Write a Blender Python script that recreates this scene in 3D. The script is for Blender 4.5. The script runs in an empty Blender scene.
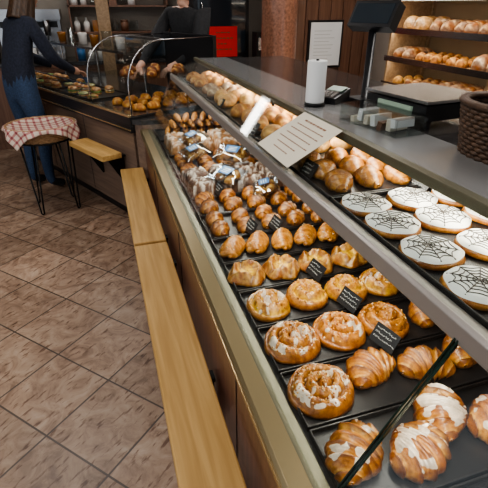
import bpy, math, random
from mathutils import Vector, Matrix, noise, Euler
random.seed(7)
S=bpy.context.scene
pi=math.pi
# ---------------------------------------------------------------- materials
def nt_(name):
    m=bpy.data.materials.new(name); m.use_nodes=True
    nt=m.node_tree; b=nt.nodes['Principled BSDF']
    return m,nt,b
def mat(name,col,rough=.5,metal=0.,ns=None,amt=.2,bump=0.,coat=0.,emis=None,es=0.,stretch=None,spec=.5):
    m,nt,b=nt_(name)
    b.inputs['Base Color'].default_value=(*col,1)
    b.inputs['Roughness'].default_value=rough
    b.inputs['Metallic'].default_value=metal
    b.inputs['Coat Weight'].default_value=coat
    b.inputs['Specular IOR Level'].default_value=spec
    if emis:
        b.inputs['Emission Color'].default_value=(*emis,1); b.inputs['Emission Strength'].default_value=es
    if ns:
        tc=nt.nodes.new('ShaderNodeTexCoord'); mp=nt.nodes.new('ShaderNodeMapping')
        if stretch: mp.inputs['Scale'].default_value=stretch
        n=nt.nodes.new('ShaderNodeTexNoise'); n.inputs['Scale'].default_value=ns; n.inputs['Detail'].default_value=5
        nt.links.new(tc.outputs['Object'],mp.inputs[0]); nt.links.new(mp.outputs[0],n.inputs['Vector'])
        r=nt.nodes.new('ShaderNodeValToRGB')
        r.color_ramp.elements[0].position=.3; r.color_ramp.elements[1].position=.7
        r.color_ramp.elements[0].color=(*[c*(1-amt) for c in col],1)
        r.color_ramp.elements[1].color=(*[min(1,c*(1+amt)) for c in col],1)
        nt.links.new(n.outputs['Fac'],r.inputs[0]); nt.links.new(r.outputs[0],b.inputs['Base Color'])
        if bump:
            bp=nt.nodes.new('ShaderNodeBump'); bp.inputs['Strength'].default_value=bump; bp.inputs['Distance'].default_value=.002
            nt.links.new(n.outputs['Fac'],bp.inputs['Height']); nt.links.new(bp.outputs[0],b.inputs['Normal'])
    return m
def pastry_mat(name,rough=.38,amt=.35,scale=60,coat=.25,bump=.6):
    m,nt,b=nt_(name)
    at=nt.nodes.new('ShaderNodeAttribute'); at.attribute_name='col'
    tc=nt.nodes.new('ShaderNodeTexCoord')
    oi=nt.nodes.new('ShaderNodeObjectInfo'); ad=nt.nodes.new('ShaderNodeVectorMath'); ad.operation='ADD'
    nt.links.new(tc.outputs['Object'],ad.inputs[0]); nt.links.new(oi.outputs['Location'],ad.inputs[1])
    n=nt.nodes.new('ShaderNodeTexNoise'); n.inputs['Scale'].default_value=scale; n.inputs['Detail'].default_value=7; n.inputs['Roughness'].default_value=.62
    nt.links.new(ad.outputs[0],n.inputs['Vector'])
    r=nt.nodes.new('ShaderNodeValToRGB')
    r.color_ramp.elements[0].position=.34; r.color_ramp.elements[1].position=.62
    r.color_ramp.elements[0].color=(1-amt*1.2,1-amt*1.5,1-amt*1.7,1); r.color_ramp.elements[1].color=(1.12,1.12,1.12,1)
    mx=nt.nodes.new('ShaderNodeMix'); mx.data_type='RGBA'; mx.blend_type='MULTIPLY'; mx.inputs[0].default_value=1
    nt.links.new(n.outputs['Fac'],r.inputs[0]); nt.links.new(at.outputs['Color'],mx.inputs[6]); nt.links.new(r.outputs[0],mx.inputs[7])
    hs=nt.nodes.new('ShaderNodeHueSaturation'); mr=nt.nodes.new('ShaderNodeMapRange'); mr.inputs['To Min'].default_value=.82; mr.inputs['To Max'].default_value=1.12
    nt.links.new(oi.outputs['Random'],mr.inputs['Value']); nt.links.new(mr.outputs[0],hs.inputs['Value']); nt.links.new(mx.outputs[2],hs.inputs['Color'])
    nt.links.new(hs.outputs[0],b.inputs['Base Color'])
    b.inputs['Roughness'].default_value=rough; b.inputs['Coat Weight'].default_value=coat; b.inputs['Coat Roughness'].default_value=.18
    bp=nt.nodes.new('ShaderNodeBump'); bp.inputs['Strength'].default_value=bump; bp.inputs['Distance'].default_value=.002
    nt.links.new(n.outputs['Fac'],bp.inputs['Height']); nt.links.new(bp.outputs[0],b.inputs['Normal'])
    return m
def glass_mat(name,tint=(.96,.985,.975),refl=.6,base=.032):
    m=bpy.data.materials.new(name); m.use_nodes=True; nt=m.node_tree; nt.nodes.clear()
    o=nt.nodes.new('ShaderNodeOutputMaterial'); mx=nt.nodes.new('ShaderNodeMixShader')
    t=nt.nodes.new('ShaderNodeBsdfTransparent'); g=nt.nodes.new('ShaderNodeBsdfGlossy'); f=nt.nodes.new('ShaderNodeLayerWeight')
    f.inputs['Blend'].default_value=.5; t.inputs['Color'].default_value=(*tint,1); g.inputs['Roughness'].default_value=.03
    pw=nt.nodes.new('ShaderNodeMath'); pw.operation='POWER'; pw.inputs[1].default_value=4.5
    mm=nt.nodes.new('ShaderNodeMath'); mm.operation='MULTIPLY_ADD'; mm.inputs[1].default_value=refl; mm.inputs[2].default_value=base
    nt.links.new(f.outputs['Facing'],pw.inputs[0]); nt.links.new(pw.outputs[0],mm.inputs[0]); nt.links.new(mm.outputs[0],mx.inputs[0])
    nt.links.new(t.outputs[0],mx.inputs[1]); nt.links.new(g.outputs[0],mx.inputs[2]); nt.links.new(mx.outputs[0],o.inputs[0])
    return m
def tile_mat():
    m,nt,b=nt_('floor_tiles')
    L=nt.links.new; N=nt.nodes.new
    tc=N('ShaderNodeTexCoord'); mp=N('ShaderNodeMapping'); mp.inputs['Rotation'].default_value=(0,0,math.radians(-43)); mp.inputs['Location'].default_value=(.08,.1,0)
    L(tc.outputs['Object'],mp.inputs[0])
    br=N('ShaderNodeTexBrick'); br.offset=0; br.squash=1
    br.inputs['Scale'].default_value=1; br.inputs['Brick Width'].default_value=.335; br.inputs['Row Height'].default_value=.335
    br.inputs['Mortar Size'].default_value=.0045; br.inputs['Mortar Smooth'].default_value=.3
    br.inputs['Color1'].default_value=(0,0,0,1); br.inputs['Color2'].default_value=(1,1,1,1); br.inputs['Mortar'].default_value=(.5,.5,.5,1)
    L(mp.outputs[0],br.inputs['Vector'])
    n=N('ShaderNodeTexNoise'); n.inputs['Scale'].default_value=7; n.inputs['Detail'].default_value=9; n.inputs['Distortion'].default_value=1.5; n.inputs['Roughness'].default_value=.65
    L(mp.outputs[0],n.inputs['Vector'])
    r=N('ShaderNodeValToRGB'); e=r.color_ramp.elements
    e[0].position=.28; e[0].color=(.15,.088,.06,1); e[1].position=.72; e[1].color=(.43,.325,.245,1)
    x=e.new(.5); x.color=(.31,.21,.148,1)
    L(n.outputs['Fac'],r.inputs[0])
    mp2=N('ShaderNodeMapping'); mp2.inputs['Rotation'].default_value=(0,0,.5); mp2.inputs['Scale'].default_value=(11,40,1)
    L(mp.outputs[0],mp2.inputs[0])
    n2=N('ShaderNodeTexNoise'); n2.inputs['Scale'].default_value=1.3; n2.inputs['Detail'].default_value=5
    L(mp2.outputs[0],n2.inputs['Vector'])
    r2=N('ShaderNodeValToRGB'); r2.color_ramp.elements[0].position=.33; r2.color_ramp.elements[0].color=(.38,.27,.22,1); r2.color_ramp.elements[1].position=.43; r2.color_ramp.elements[1].color=(1,1,1,1)
    L(n2.outputs['Fac'],r2.inputs[0])
    mx=N('ShaderNodeMix'); mx.data_type='RGBA'; mx.blend_type='MULTIPLY'; mx.inputs[0].default_value=.9
    L(r.outputs[0],mx.inputs[6]); L(r2.outputs[0],mx.inputs[7])
    var=N('ShaderNodeMapRange'); var.inputs['To Min'].default_value=.8; var.inputs['To Max'].default_value=1.12
    L(br.outputs['Color'],var.inputs['Value'])
    m3=N('ShaderNodeMix'); m3.data_type='RGBA'; m3.blend_type='MULTIPLY'; m3.inputs[0].default_value=1
    L(mx.outputs[2],m3.inputs[6]); L(var.outputs[0],m3.inputs[7])
    m4=N('ShaderNodeMix'); m4.data_type='RGBA'; L(br.outputs['Fac'],m4.inputs[0]); L(m3.outputs[2],m4.inputs[6]); m4.inputs[7].default_value=(.07,.05,.04,1)
    L(m4.outputs[2],b.inputs['Base Color'])
    b.inputs['Roughness'].default_value=.38
    bp=N('ShaderNodeBump'); bp.inputs['Strength'].default_value=.4; bp.inputs['Distance'].default_value=.003; bp.invert=True
    L(br.outputs['Fac'],bp.inputs['Height']); L(bp.outputs[0],b.inputs['Normal'])
    return m
def wood_mat(name,c1,c2,axis=1,rough=.35,coat=.2,sc=1.):
    m,nt,b=nt_(name); L=nt.links.new; N=nt.nodes.new
    tc=N('ShaderNodeTexCoord'); mp=N('ShaderNodeMapping'); s=[22*sc]*3; s[axis]=1.2*sc; mp.inputs['Scale'].default_value=s
    L(tc.outputs['Object'],mp.inputs[0]); n=N('ShaderNodeTexNoise'); n.inputs['Scale'].default_value=2.; n.inputs['Detail'].default_value=6; n.inputs['Distortion'].default_value=.5
    L(mp.outputs[0],n.inputs['Vector']); r=N('ShaderNodeValToRGB'); r.color_ramp.elements[0].position=.35; r.color_ramp.elements[1].position=.65
    r.color_ramp.elements[0].color=(*c1,1); r.color_ramp.elements[1].color=(*c2,1); L(n.outputs['Fac'],r.inputs[0]); L(r.outputs[0],b.inputs['Base Color'])
    b.inputs['Roughness'].default_value=rough; b.inputs['Coat Weight'].default_value=coat
    return m
def plaid_mat():
    m,nt,b=nt_('plaid_cloth'); L=nt.links.new; N=nt.nodes.new
    tc=N('ShaderNodeTexCoord'); sp=N('ShaderNodeSeparateXYZ'); L(tc.outputs['UV'],sp.inputs[0])
    outs=[]
    for a in ('X','Y'):
        k=N('ShaderNodeMath'); k.operation='MULTIPLY'; k.inputs[1].default_value=11; L(sp.outputs[a],k.inputs[0])
        fr=N('ShaderNodeMath'); fr.operation='FRACT'; L(k.outputs[0],fr.inputs[0])
        g=N('ShaderNodeMath'); g.operation='GREATER_THAN'; g.inputs[1].default_value=.66; L(fr.outputs[0],g.inputs[0]); outs.append(g)
    ad=N('ShaderNodeMath'); ad.operation='ADD'; L(outs[0].outputs[0],ad.inputs[0]); L(outs[1].outputs[0],ad.inputs[1])
    h=N('ShaderNodeMath'); h.operation='MULTIPLY'; h.inputs[1].default_value=.5; L(ad.outputs[0],h.inputs[0])
    r=N('ShaderNodeValToRGB'); r.color_ramp.elements[0].color=(.60,.50,.42,1); r.color_ramp.elements[1].color=(.24,.05,.06,1)
    x=r.color_ramp.elements.new(.5); x.color=(.42,.20,.18,1)
    L(h.outputs[0],r.inputs[0]); L(r.outputs[0],b.inputs['Base Color']); b.inputs['Roughness'].default_value=.9
    return m
M={}
M['tile']=tile_mat()
M['bench']=wood_mat('bench_wood',(.44,.255,.08),(.58,.36,.135),1,.55,0)
M['panel']=wood_mat('counter_panel_wood',(.09,.038,.026),(.14,.062,.04),2,.4)
M['panel2']=wood_mat('side_counter_wood',(.15,.10,.075),(.21,.145,.11),1,.4)
M['redwood']=wood_mat('red_wood',(.13,.06,.035),(.20,.10,.06),2,.4)
M['rail']=mat('bronze_rail',(.36,.29,.17),.32,.85)
M['rail2']=mat('champagne_trim',(.62,.50,.30),.25,.9)
M['green']=mat('olive_aluminium',(.17,.16,.11),.35,.6)
M['steel']=mat('steel',(.45,.45,.46),.25,1,ns=3,amt=.1)
M['darkdeck']=mat('dark_deck',(.04,.04,.04),.4,.3)
M['grey']=mat('grey_profile',(.34,.31,.29),.35,.5)
M['topgrey']=mat('counter_top_grey',(.26,.26,.26),.25,.2,coat=.5)
M['stone']=mat('dark_worktop',(.035,.032,.032),.18,0,ns=40,amt=.5,coat=.4)
M['black']=mat('black_plastic',(.012,.012,.014),.35)
M['tray']=mat('black_tray',(.013,.012,.013),.38,.0,coat=.1)
M['blackm']=mat('black_metal',(.02,.02,.02),.4,.6)
M['white']=mat('white_paper',(.80,.80,.79),.7)
M['cream']=mat('cream_card',(.66,.60,.49),.6)
M['brownink']=mat('brown_ink',(.22,.10,.05),.7)
M['chalk']=mat('chalk_ink',(.60,.60,.58),.8)
M['red']=mat('red_paper',(.85,.03,.02),.6)
M['glass']=glass_mat('clear_glass')
M['edge']=mat('glass_edge_green',(.008,.025,.018),.15,coat=.6)
M['p']=pastry_mat('baked_crust',.34,.42,70,.55)
M['pb']=pastry_mat('bread_crust',.6,.35,40,0)
M['ice']=mat('sugar_icing',(.66,.54,.43),.25,ns=55,amt=.28,bump=.2,coat=.6)
M['iceW']=mat('white_fondant',(.84,.83,.79),.4,ns=30,amt=.03,coat=.2)
M['web']=mat('chocolate_lines',(.03,.018,.014),.35)
M['wall']=mat('wall_plaster',(.32,.28,.24),.8,ns=4,amt=.08)
M['ceil']=mat('ceiling_paint',(.6,.58,.55),.8)
M['pillar']=mat('copper_brown_pillar',(.32,.15,.095),.3,.1,ns=50,amt=.35,coat=.4)
M['shelfwood']=wood_mat('shelf_wood',(.30,.19,.10),(.42,.28,.16),1,.5)
M['shelfback']=mat('shelf_back',(.28,.20,.12),.6,ns=3,amt=.1)
M['led']=mat('led_strip',(1,.9,.7),.5,emis=(1,.92,.78),es=9)
M['ledw']=mat('lamp_diffuser',(1,1,1),.5,emis=(1,.97,.92),es=6)
M['wicker']=mat('dark_wicker',(.075,.038,.02),.55,ns=60,amt=.4,bump=.5)
M['wickl']=mat('light_wicker',(.34,.2,.1),.6,ns=60,amt=.3,bump=.5)
M['plaid']=plaid_mat()
M['skin']=mat('skin',(.62,.36,.26),.5,ns=20,amt=.06)
M['navy']=mat('navy_knit',(.016,.02,.035),.95,ns=60,amt=.4,bump=.5)
M['jean']=mat('blue_denim',(.03,.055,.11),.9,ns=80,amt=.3,bump=.3)
M['shoe']=mat('dark_shoe',(.02,.02,.022),.5)
M['hair']=mat('brown_hair',(.055,.028,.014),.5,ns=14,amt=.6,bump=.8,stretch=(6,6,1))
M['blk']=mat('black_shirt',(.02,.02,.022),.9,ns=50,amt=.3)
M['lips']=mat('lips',(.45,.15,.13),.5)
M['eyeW']=mat('eye_white',(.8,.8,.8),.2)
M['clear']=glass_mat('clear_plastic',(.90,.92,.92),.8,.05)
M['cello']=glass_mat('cellophane',(.80,.88,.97),1.0,.16)
M['blue']=mat('blue_plastic',(.05,.16,.36),.4)
M['cerw']=mat('white_ceramic',(.75,.73,.7),.2,coat=.4)
M['amber']=mat('amber_glass',(.25,.1,.02),.1,coat=.5)
M['screen']=mat('dark_screen',(.02,.03,.04),.08,coat=.6)
M['lcd']=mat('lcd_panel',(.2,.25,.2),.3,emis=(.3,.4,.3),es=.3)
# ---------------------------------------------------------------- mesh builder
class MB:
    def __init__(s): s.v=[];s.f=[];s.m=[];s.c=[];s.sm=[]
    def add(s,vs,fs,mi=0,col=None,sm=True,T=None):
        o=len(s.v)
        for i,p in enumerate(vs):
            p=Vector(p)
            if T is not None: p=T@p
            s.v.append(p)
            if col is None: s.c.append((.5,.5,.5))
            elif isinstance(col,list): s.c.append(col[i])
            else: s.c.append(col)
        for f in fs: s.f.append([o+i for i in f]); s.m.append(mi); s.sm.append(sm)
        return s
    def box(s,x0,x1,y0,y1,z0,z1,mi=0,T=None,col=None):
        vs=[(x0,y0,z0),(x1,y0,z0),(x1,y1,z0),(x0,y1,z0),(x0,y0,z1),(x1,y0,z1),(x1,y1,z1),(x0,y1,z1)]
        return s.add(vs,[(0,3,2,1),(4,5,6,7),(0,1,5,4),(1,2,6,5),(2,3,7,6),(3,0,4,7)],mi,col,False,T)
    def prism(s,pr,y0,y1,mi=0,T=None):
        n=len(pr); vs=[(x,y0,z) for x,z in pr]+[(x,y1,z) for x,z in pr]
        fs=[tuple(range(n)),tuple(range(2*n-1,n-1,-1))]+[(i,i+n,(i+1)%n+n,(i+1)%n) for i in range(n)]
        return s.add(vs,fs,mi,None,False,T)
    def poly(s,pts,z0,z1,mi=0,T=None):
        n=len(pts); vs=[(x,y,z0) for x,y in pts]+[(x,y,z1) for x,y in pts]
        fs=[tuple(range(n-1,-1,-1)),tuple(range(n,2*n))]+[(i,(i+1)%n,(i+1)%n+n,i+n) for i in range(n)]
        return s.add(vs,fs,mi,None,False,T)
    def lathe(s,pr,c=(0,0,0),seg=24,mi=0,T=None,col=None):
        vs=[];fs=[];n=len(pr)
        for k in range(seg):
            a=2*pi*k/seg
            for j,(r,z) in enumerate(pr): vs.append((c[0]+r*math.cos(a),c[1]+r*math.sin(a),c[2]+z))
        for k in range(seg):
            k2=(k+1)%seg
            for j in range(n-1): fs.append((k*n+j,k2*n+j,k2*n+j+1,k*n+j+1))
        return s.add(vs,fs,mi,col,True,T)
    def cyl(s,c,r,h,mi=0,seg=20,T=None,r2=None):
        r2=r if r2 is None else r2
        return s.lathe([(0.0001,0),(r,0),(r,0.0002),(r2,h-.0002),(r2,h),(.0001,h)],c,seg,mi,T)
    def tube(s,pts,r,seg=8,mi=0,closed=False,T=None,col=None):
        pts=[Vector(p) for p in pts]; n=len(pts); vs=[];fs=[]
        up=Vector((0,0,1)); prev=None; cc=[] if callable(col) else col
        for i,p in enumerate(pts):
            if closed: t=(pts[(i+1)%n]-pts[i-1])
            else: t=pts[min(i+1,n-1)]-pts[max(i-1,0)]
            if t.length<1e-9: t=Vector((0,0,1))
            t.normalize()
            if prev is None:
                a=up if abs(t.dot(up))<.95 else Vector((1,0,0)); x=t.cross(a).normalized()
            else:
                x=prev-t*prev.dot(t)
                if x.length<1e-6: x=t.orthogonal()
                x.normalize()
            prev=x; y=t.cross(x); rr=r(i/(n-1)) if callable(r) else r
            for k in range(seg):
                a=2*pi*k/seg; q=p+x*math.cos(a)*rr+y*math.sin(a)*rr; vs.append(q)
                if callable(col): cc.append(col(q,(q-p).normalized()))
        for i in range(n if closed else n-1):
            j=(i+1)%n
            for k in range(seg): fs.append((i*seg+k,i*seg+(k+1)%seg,j*seg+(k+1)%seg,j*seg+k))
        if not closed: fs.append(tuple(range(seg-1,-1,-1))); fs.append(tuple((n-1)*seg+k for k in range(seg)))
        return s.add(vs,fs,mi,cc,True,T)
    def mesh(s,name,mats):
        me=bpy.data.meshes.new(name); me.from_pydata([tuple(v) for v in s.v],[],s.f)
        for m in mats: me.materials.append(M[m] if isinstance(m,str) else m)
        me.polygons.foreach_set('material_index',s.m); me.polygons.foreach_set('use_smooth',s.sm)
        ca=me.color_attributes.new('col','FLOAT_COLOR','POINT')
        flat=[]
        for c in s.c: flat+= [c[0],c[1],c[2],1.]
        ca.data.foreach_set('color',flat); me.update()
        return me
    def obj(s,name,mats,parent=None,bevel=0,loc=None,rot=None):
        o=bpy.data.objects.new(name,s.mesh(name,mats)); S.collection.objects.link(o)
        if parent: o.parent=parent
        if loc: o.location=loc
        if rot: o.rotation_euler=rot
        if bevel:
            b=o.modifiers.new('b','BEVEL'); b.width=bevel; b.segments=2; b.limit_method='ANGLE'; b.angle_limit=.7
        return o
def empty(name,loc=(0,0,0),rz=0):
    e=bpy.data.objects.new(name,None); S.collection.objects.link(e); e.location=loc; e.rotation_euler=(0,0,rz); e.empty_display_size=.1; return e
def inst(name,me,loc,rot=(0,0,0),sc=(1,1,1),parent=None):
    o=bpy.data.objects.new(name,me); S.collection.objects.link(o); o.location=loc; o.rotation_euler=rot; o.scale=sc
    if parent: o.parent=parent
    return o
def TR(x,y,z,rz=0,s=1,rx=0,ry=0):
    return Matrix.Translation((x,y,z))@Euler((rx,ry,rz)).to_matrix().to_4x4()@Matrix.Scale(s,4)
def lerp(a,b,t):
    t=max(0,min(1,t)); return tuple(a[i]+(b[i]-a[i])*t for i in range(3))
PALE=(.74,.43,.11);GOLD=(.58,.25,.035);MID=(.36,.12,.017);DARK=(.14,.038,.009);CUST=(.88,.55,.04)
# ---------------------------------------------------------------- pastries
def polar(mb,Rf,Hf,Cf,nr=22,nt=64,mi=0,T=None,icing=None,ice_mi=1):
    vs=[(0,0,Hf(0,0))];cs=[Cf(0,0)]
    for i in range(1,nr+1):
        r=i/nr
        for k in range(nt):
            a=2*pi*k/nt; R=Rf(a)*r
            vs.append((R*math.cos(a),R*math.sin(a),max(0,Hf(r,a)))); cs.append(Cf(r,a))
    fs=[(0,1+k,1+(k+1)%nt) for k in range(nt)]
    for i in range(nr-1):
        for k in range(nt):
            a0=1+i*nt+k;a1=1+i*nt+(k+1)%nt; fs.append((a0,a0+nt,a1+nt,a1))
    top=list(fs)
    o=len(vs)
    for k in range(nt):
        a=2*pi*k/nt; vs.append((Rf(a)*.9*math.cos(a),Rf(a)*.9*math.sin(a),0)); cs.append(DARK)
    last=1+(nr-1)*nt
    for k in range(nt): fs.append((last+k,o+k,o+(k+1)%nt,last+(k+1)%nt))
    fs.append(tuple(o+k for k in range(nt-1,-1,-1)))
    mb.add(vs,fs,mi,cs,True,T)
    if icing: ice_from(mb,vs,top,icing,ice_mi,T)
def ice_from(mb,vs,faces,mask,mi,T):
    val={}
    def mv(i):
        if i not in val: val[i]=mask(Vector(vs[i]))
        return val[i]
    sel=[f for f in faces if max(mv(i) for i in f)>0]
    idx={};nv=[]
    for f in sel:
        for i in f:
            if i not in idx:
                idx[i]=len(nv); nv.append(Vector(vs[i])+Vector((0,0,max(-.0015,min(.0011,mv(i)*.012)))))
    if sel: mb.add(nv,[tuple(idx[i] for i in f) for f in sel],mi,(.8,.75,.7),True,T)
def snail(seed,R=.066,H=.034,turns=2.6,icing=True,pale=False,bits=0,thr=.16):
    mb=MB(); rd=random.Random(seed); off=rd.uniform(0,9)
    def ridge(r,a):
        ph=r*turns-a/(2*pi)+.08*noise.noise(Vector((r*4*math.cos(a),r*4*math.sin(a),off)))
        return abs(math.sin(pi*ph))**.6
    def Rf(a): return R*(1+.035*math.sin(a+off)+.04*noise.noise(Vector((math.cos(a)*2,math.sin(a)*2,off)))+.05*(a/(2*pi)-.5))
    def Hf(r,a):
        d=(1-r**3.4)**.55 if r<1 else 0
        n=noise.noise(Vector((r*9*math.cos(a),r*9*math.sin(a),off+3))); n2=noise.noise(Vector((r*30*math.cos(a),r*30*math.sin(a),off+3)))
        return H*(d*(.40+.56*ridge(r,a)+.06*(1-r))+.10*n*d+.05*n2*d)+.004
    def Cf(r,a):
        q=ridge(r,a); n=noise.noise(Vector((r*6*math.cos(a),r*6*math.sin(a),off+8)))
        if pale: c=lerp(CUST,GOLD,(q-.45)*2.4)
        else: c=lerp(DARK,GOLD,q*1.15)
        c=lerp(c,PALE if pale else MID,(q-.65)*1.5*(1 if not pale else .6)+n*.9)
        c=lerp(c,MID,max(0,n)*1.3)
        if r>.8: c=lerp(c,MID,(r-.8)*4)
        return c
    mask=None
    if icing: mask=lambda p: min(noise.noise(Vector((p.x*38,p.y*38,off)))+.45*noise.noise(Vector((p.x*95,p.y*95,off)))-thr, (R*.86-(p.x**2+p.y**2)**.5)*12)
    polar(mb,Rf,Hf,Cf,34,108,0,None,mask)
    for _ in range(bits):
        r=rd.uniform(0,.85)**.7;a=rd.uniform(0,2*pi); q=Rf(a)*r; s_=rd.uniform(.0016,.0032)
        mb.lathe([(.0001,-s_),(s_*.9,-s_*.3),(s_,s_*.3),(.0001,s_*.9)],(0,0,0),6,0,T=TR(q*math.cos(a),q*math.sin(a),Hf(r,a)+s_*.3,rd.uniform(0,6),1,rd.uniform(-1,1),rd.uniform(-1,1)),col=rd.choice((PALE,GOLD,(.75,.55,.28),MID)))
    return mb
def danish(seed,R=.055,H=.03,arms=5,icing=False):
    mb=MB(); rd=random.Random(seed); off=rd.uniform(0,9)
    def sw(r,a): return abs(math.sin((arms*a+4.5*r)/2+off))**.8
    def Rf(a): return R*(1+.07*math.sin(arms*a+4.5+2*off)+.08*noise.noise(Vector((math.cos(a)*2,math.sin(a)*2,off))))
    def Hf(r,a):
        d=(1-r**4)**.5 if r<1 else 0
        n=noise.noise(Vector((r*7*math.cos(a),r*7*math.sin(a),off)))
        rim=math.exp(-((r-.66)/.20)**2)
        return H*(d*.38+rim*.66*(.30+.75*sw(r,a)))*(1+.2*n)+.003
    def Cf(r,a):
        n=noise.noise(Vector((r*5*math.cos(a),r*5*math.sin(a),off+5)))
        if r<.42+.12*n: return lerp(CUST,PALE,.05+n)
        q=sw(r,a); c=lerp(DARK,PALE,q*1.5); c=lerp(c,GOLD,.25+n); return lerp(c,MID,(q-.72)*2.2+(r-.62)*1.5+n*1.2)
    mask=None
    if icing: mask=lambda p: min(noise.noise(Vector((p.x*45,p.y*45,off+2)))-.12,(R*.8-(p.x**2+p.y**2)**.5)*12)
    polar(mb,Rf,Hf,Cf,22,84,0,None,mask)
    return mb
def plait(seed,L=.115,A=.017,r=.0155):
    mb=MB(); rd=random.Random(seed); off=rd.uniform(0,9); n=60
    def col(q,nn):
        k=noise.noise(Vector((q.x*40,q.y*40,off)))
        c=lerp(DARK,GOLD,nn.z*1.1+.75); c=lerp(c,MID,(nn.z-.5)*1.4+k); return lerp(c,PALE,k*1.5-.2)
    for s_ in range(3):
        ph=s_*2*pi/3; pts=[]
        for i in range(n+1):
            t=i/n; w=2*pi*t*2.2+ph; e=(1-abs(2*t-1)**3)
            pts.append(((t-.5)*L,A*math.sin(w)*(.35+.65*e),r*.85+.010*math.cos(2*w)*e+.006*e))
        mb.tube(pts,lambda t:r*(max(.001,1-abs(2*t-1)**3.2))**.5*.98+.002,12,0,col=col)
    for _ in range(50):
        x=rd.uniform(-.42,.42)*L;y=rd.uniform(-1,1)*A*1.1; s2=rd.uniform(.0012,.0022)
        mb.lathe([(.0001,-s2),(s2,-s2*.2),(s2,s2*.3),(.0001,s2)],(x,y,r*1.9+.010-abs(y)*.35),5,0,col=(.80,.66,.42))
    return mb
def croissant(seed,L=.13,W=.032,curl=1.5,icing=False,segs=7,mb=None,T=None,tone=0):
    mb=mb or MB(); rd=random.Random(seed); off=rd.uniform(0,9)
    n=96;k=24; rad=L/curl; vs=[];cs=[]
    for i in range(n+1):
        t=i/n; a=(t-.5)*curl
        c=Vector((rad*math.sin(a),-rad*(1-math.cos(a)),0)); nn=Vector((math.sin(a),math.cos(a),0))
        u=abs(2*t-1); base=W*(max(0.,1-u**2.2))**.66+.0035
        for j in range(k):
            ph=2*pi*j/k
            q=(u*segs*.5+.16*math.sin(ph+off)+.06*noise.noise(Vector((t*5,ph,off))))
            fr=q-math.floor(q)
            step=1.13-.33*fr+.022*math.sin(fr*25)
            r=base*step*(1+.07*noise.noise(Vector((t*8,math.cos(ph)*2,off+math.sin(ph)*2))))
            z=r*math.sin(ph)*.86; z=max(z,-W*.42)
            p=c+nn*(r*math.cos(ph)*1.06)+Vector((0,0,z+W*.42))
            vs.append(p)
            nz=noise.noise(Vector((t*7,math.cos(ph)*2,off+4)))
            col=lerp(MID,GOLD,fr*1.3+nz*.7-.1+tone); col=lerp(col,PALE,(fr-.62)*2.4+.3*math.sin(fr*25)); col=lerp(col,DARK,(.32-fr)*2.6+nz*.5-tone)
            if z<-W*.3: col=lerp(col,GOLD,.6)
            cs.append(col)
    fs=[]
    for i in range(n):
        for j in range(k): fs.append((i*k+j,i*k+(j+1)%k,(i+1)*k+(j+1)%k,(i+1)*k+j))
    fs.append(tuple(range(k))); fs.append(tuple(n*k+j for j in range(k-1,-1,-1)))
    mb.add(vs,fs[::],0,cs,True,T)
    if icing:
        ice_from(mb,vs,fs[:-2],lambda p: min(noise.noise(Vector((p.x*28,p.y*46,off)))+.35*noise.noise(Vector((p.x*90,p.y*90,off)))-.08,(p.z-W*.82)*30),1,T)
    return mb
def loaf(mb,x,y,z,L,W,H,rz,c1=GOLD,c2=MID,cuts=4,seed=0,flour=.0,mi=0,rx=0):
    T=TR(x,y,z,rz,rx=rx); nu=26;nv=14;vs=[];cs=[]
    for i in range(nu+1):
        t=i/nu; u=2*t-1; pr=max(0,1-abs(u)**2.6)**.5
        for j in range(nv):
            ph=2*pi*j/nv; g=0
            if math.sin(ph)>.2 and cuts: g=max(0,math.sin((t*cuts+.25*math.cos(ph))*2*pi))**3*.18
            n=noise.noise(Vector((t*4,math.cos(ph),seed+math.sin(ph))))
            r=pr*(1-g+.07*n)
            zz=math.sin(ph)*r; zz=zz if zz>-.35 else -.35
            vs.append((u*L/2,math.cos(ph)*r*W/2,(zz+.35)*H/1.35)); c=lerp(c1,c2,.5+n*1.3); c=lerp(c,PALE,g*5); c=lerp(c,(.8,.7,.55),flour*(.5+n+g*4)); cs.append(c)
    fs=[(i*nv+j,i*nv+(j+1)%nv,(i+1)*nv+(j+1)%nv,(i+1)*nv+j) for i in range(nu) for j in range(nv)]
    mb.add(vs,fs,mi,cs,True,T)
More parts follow.
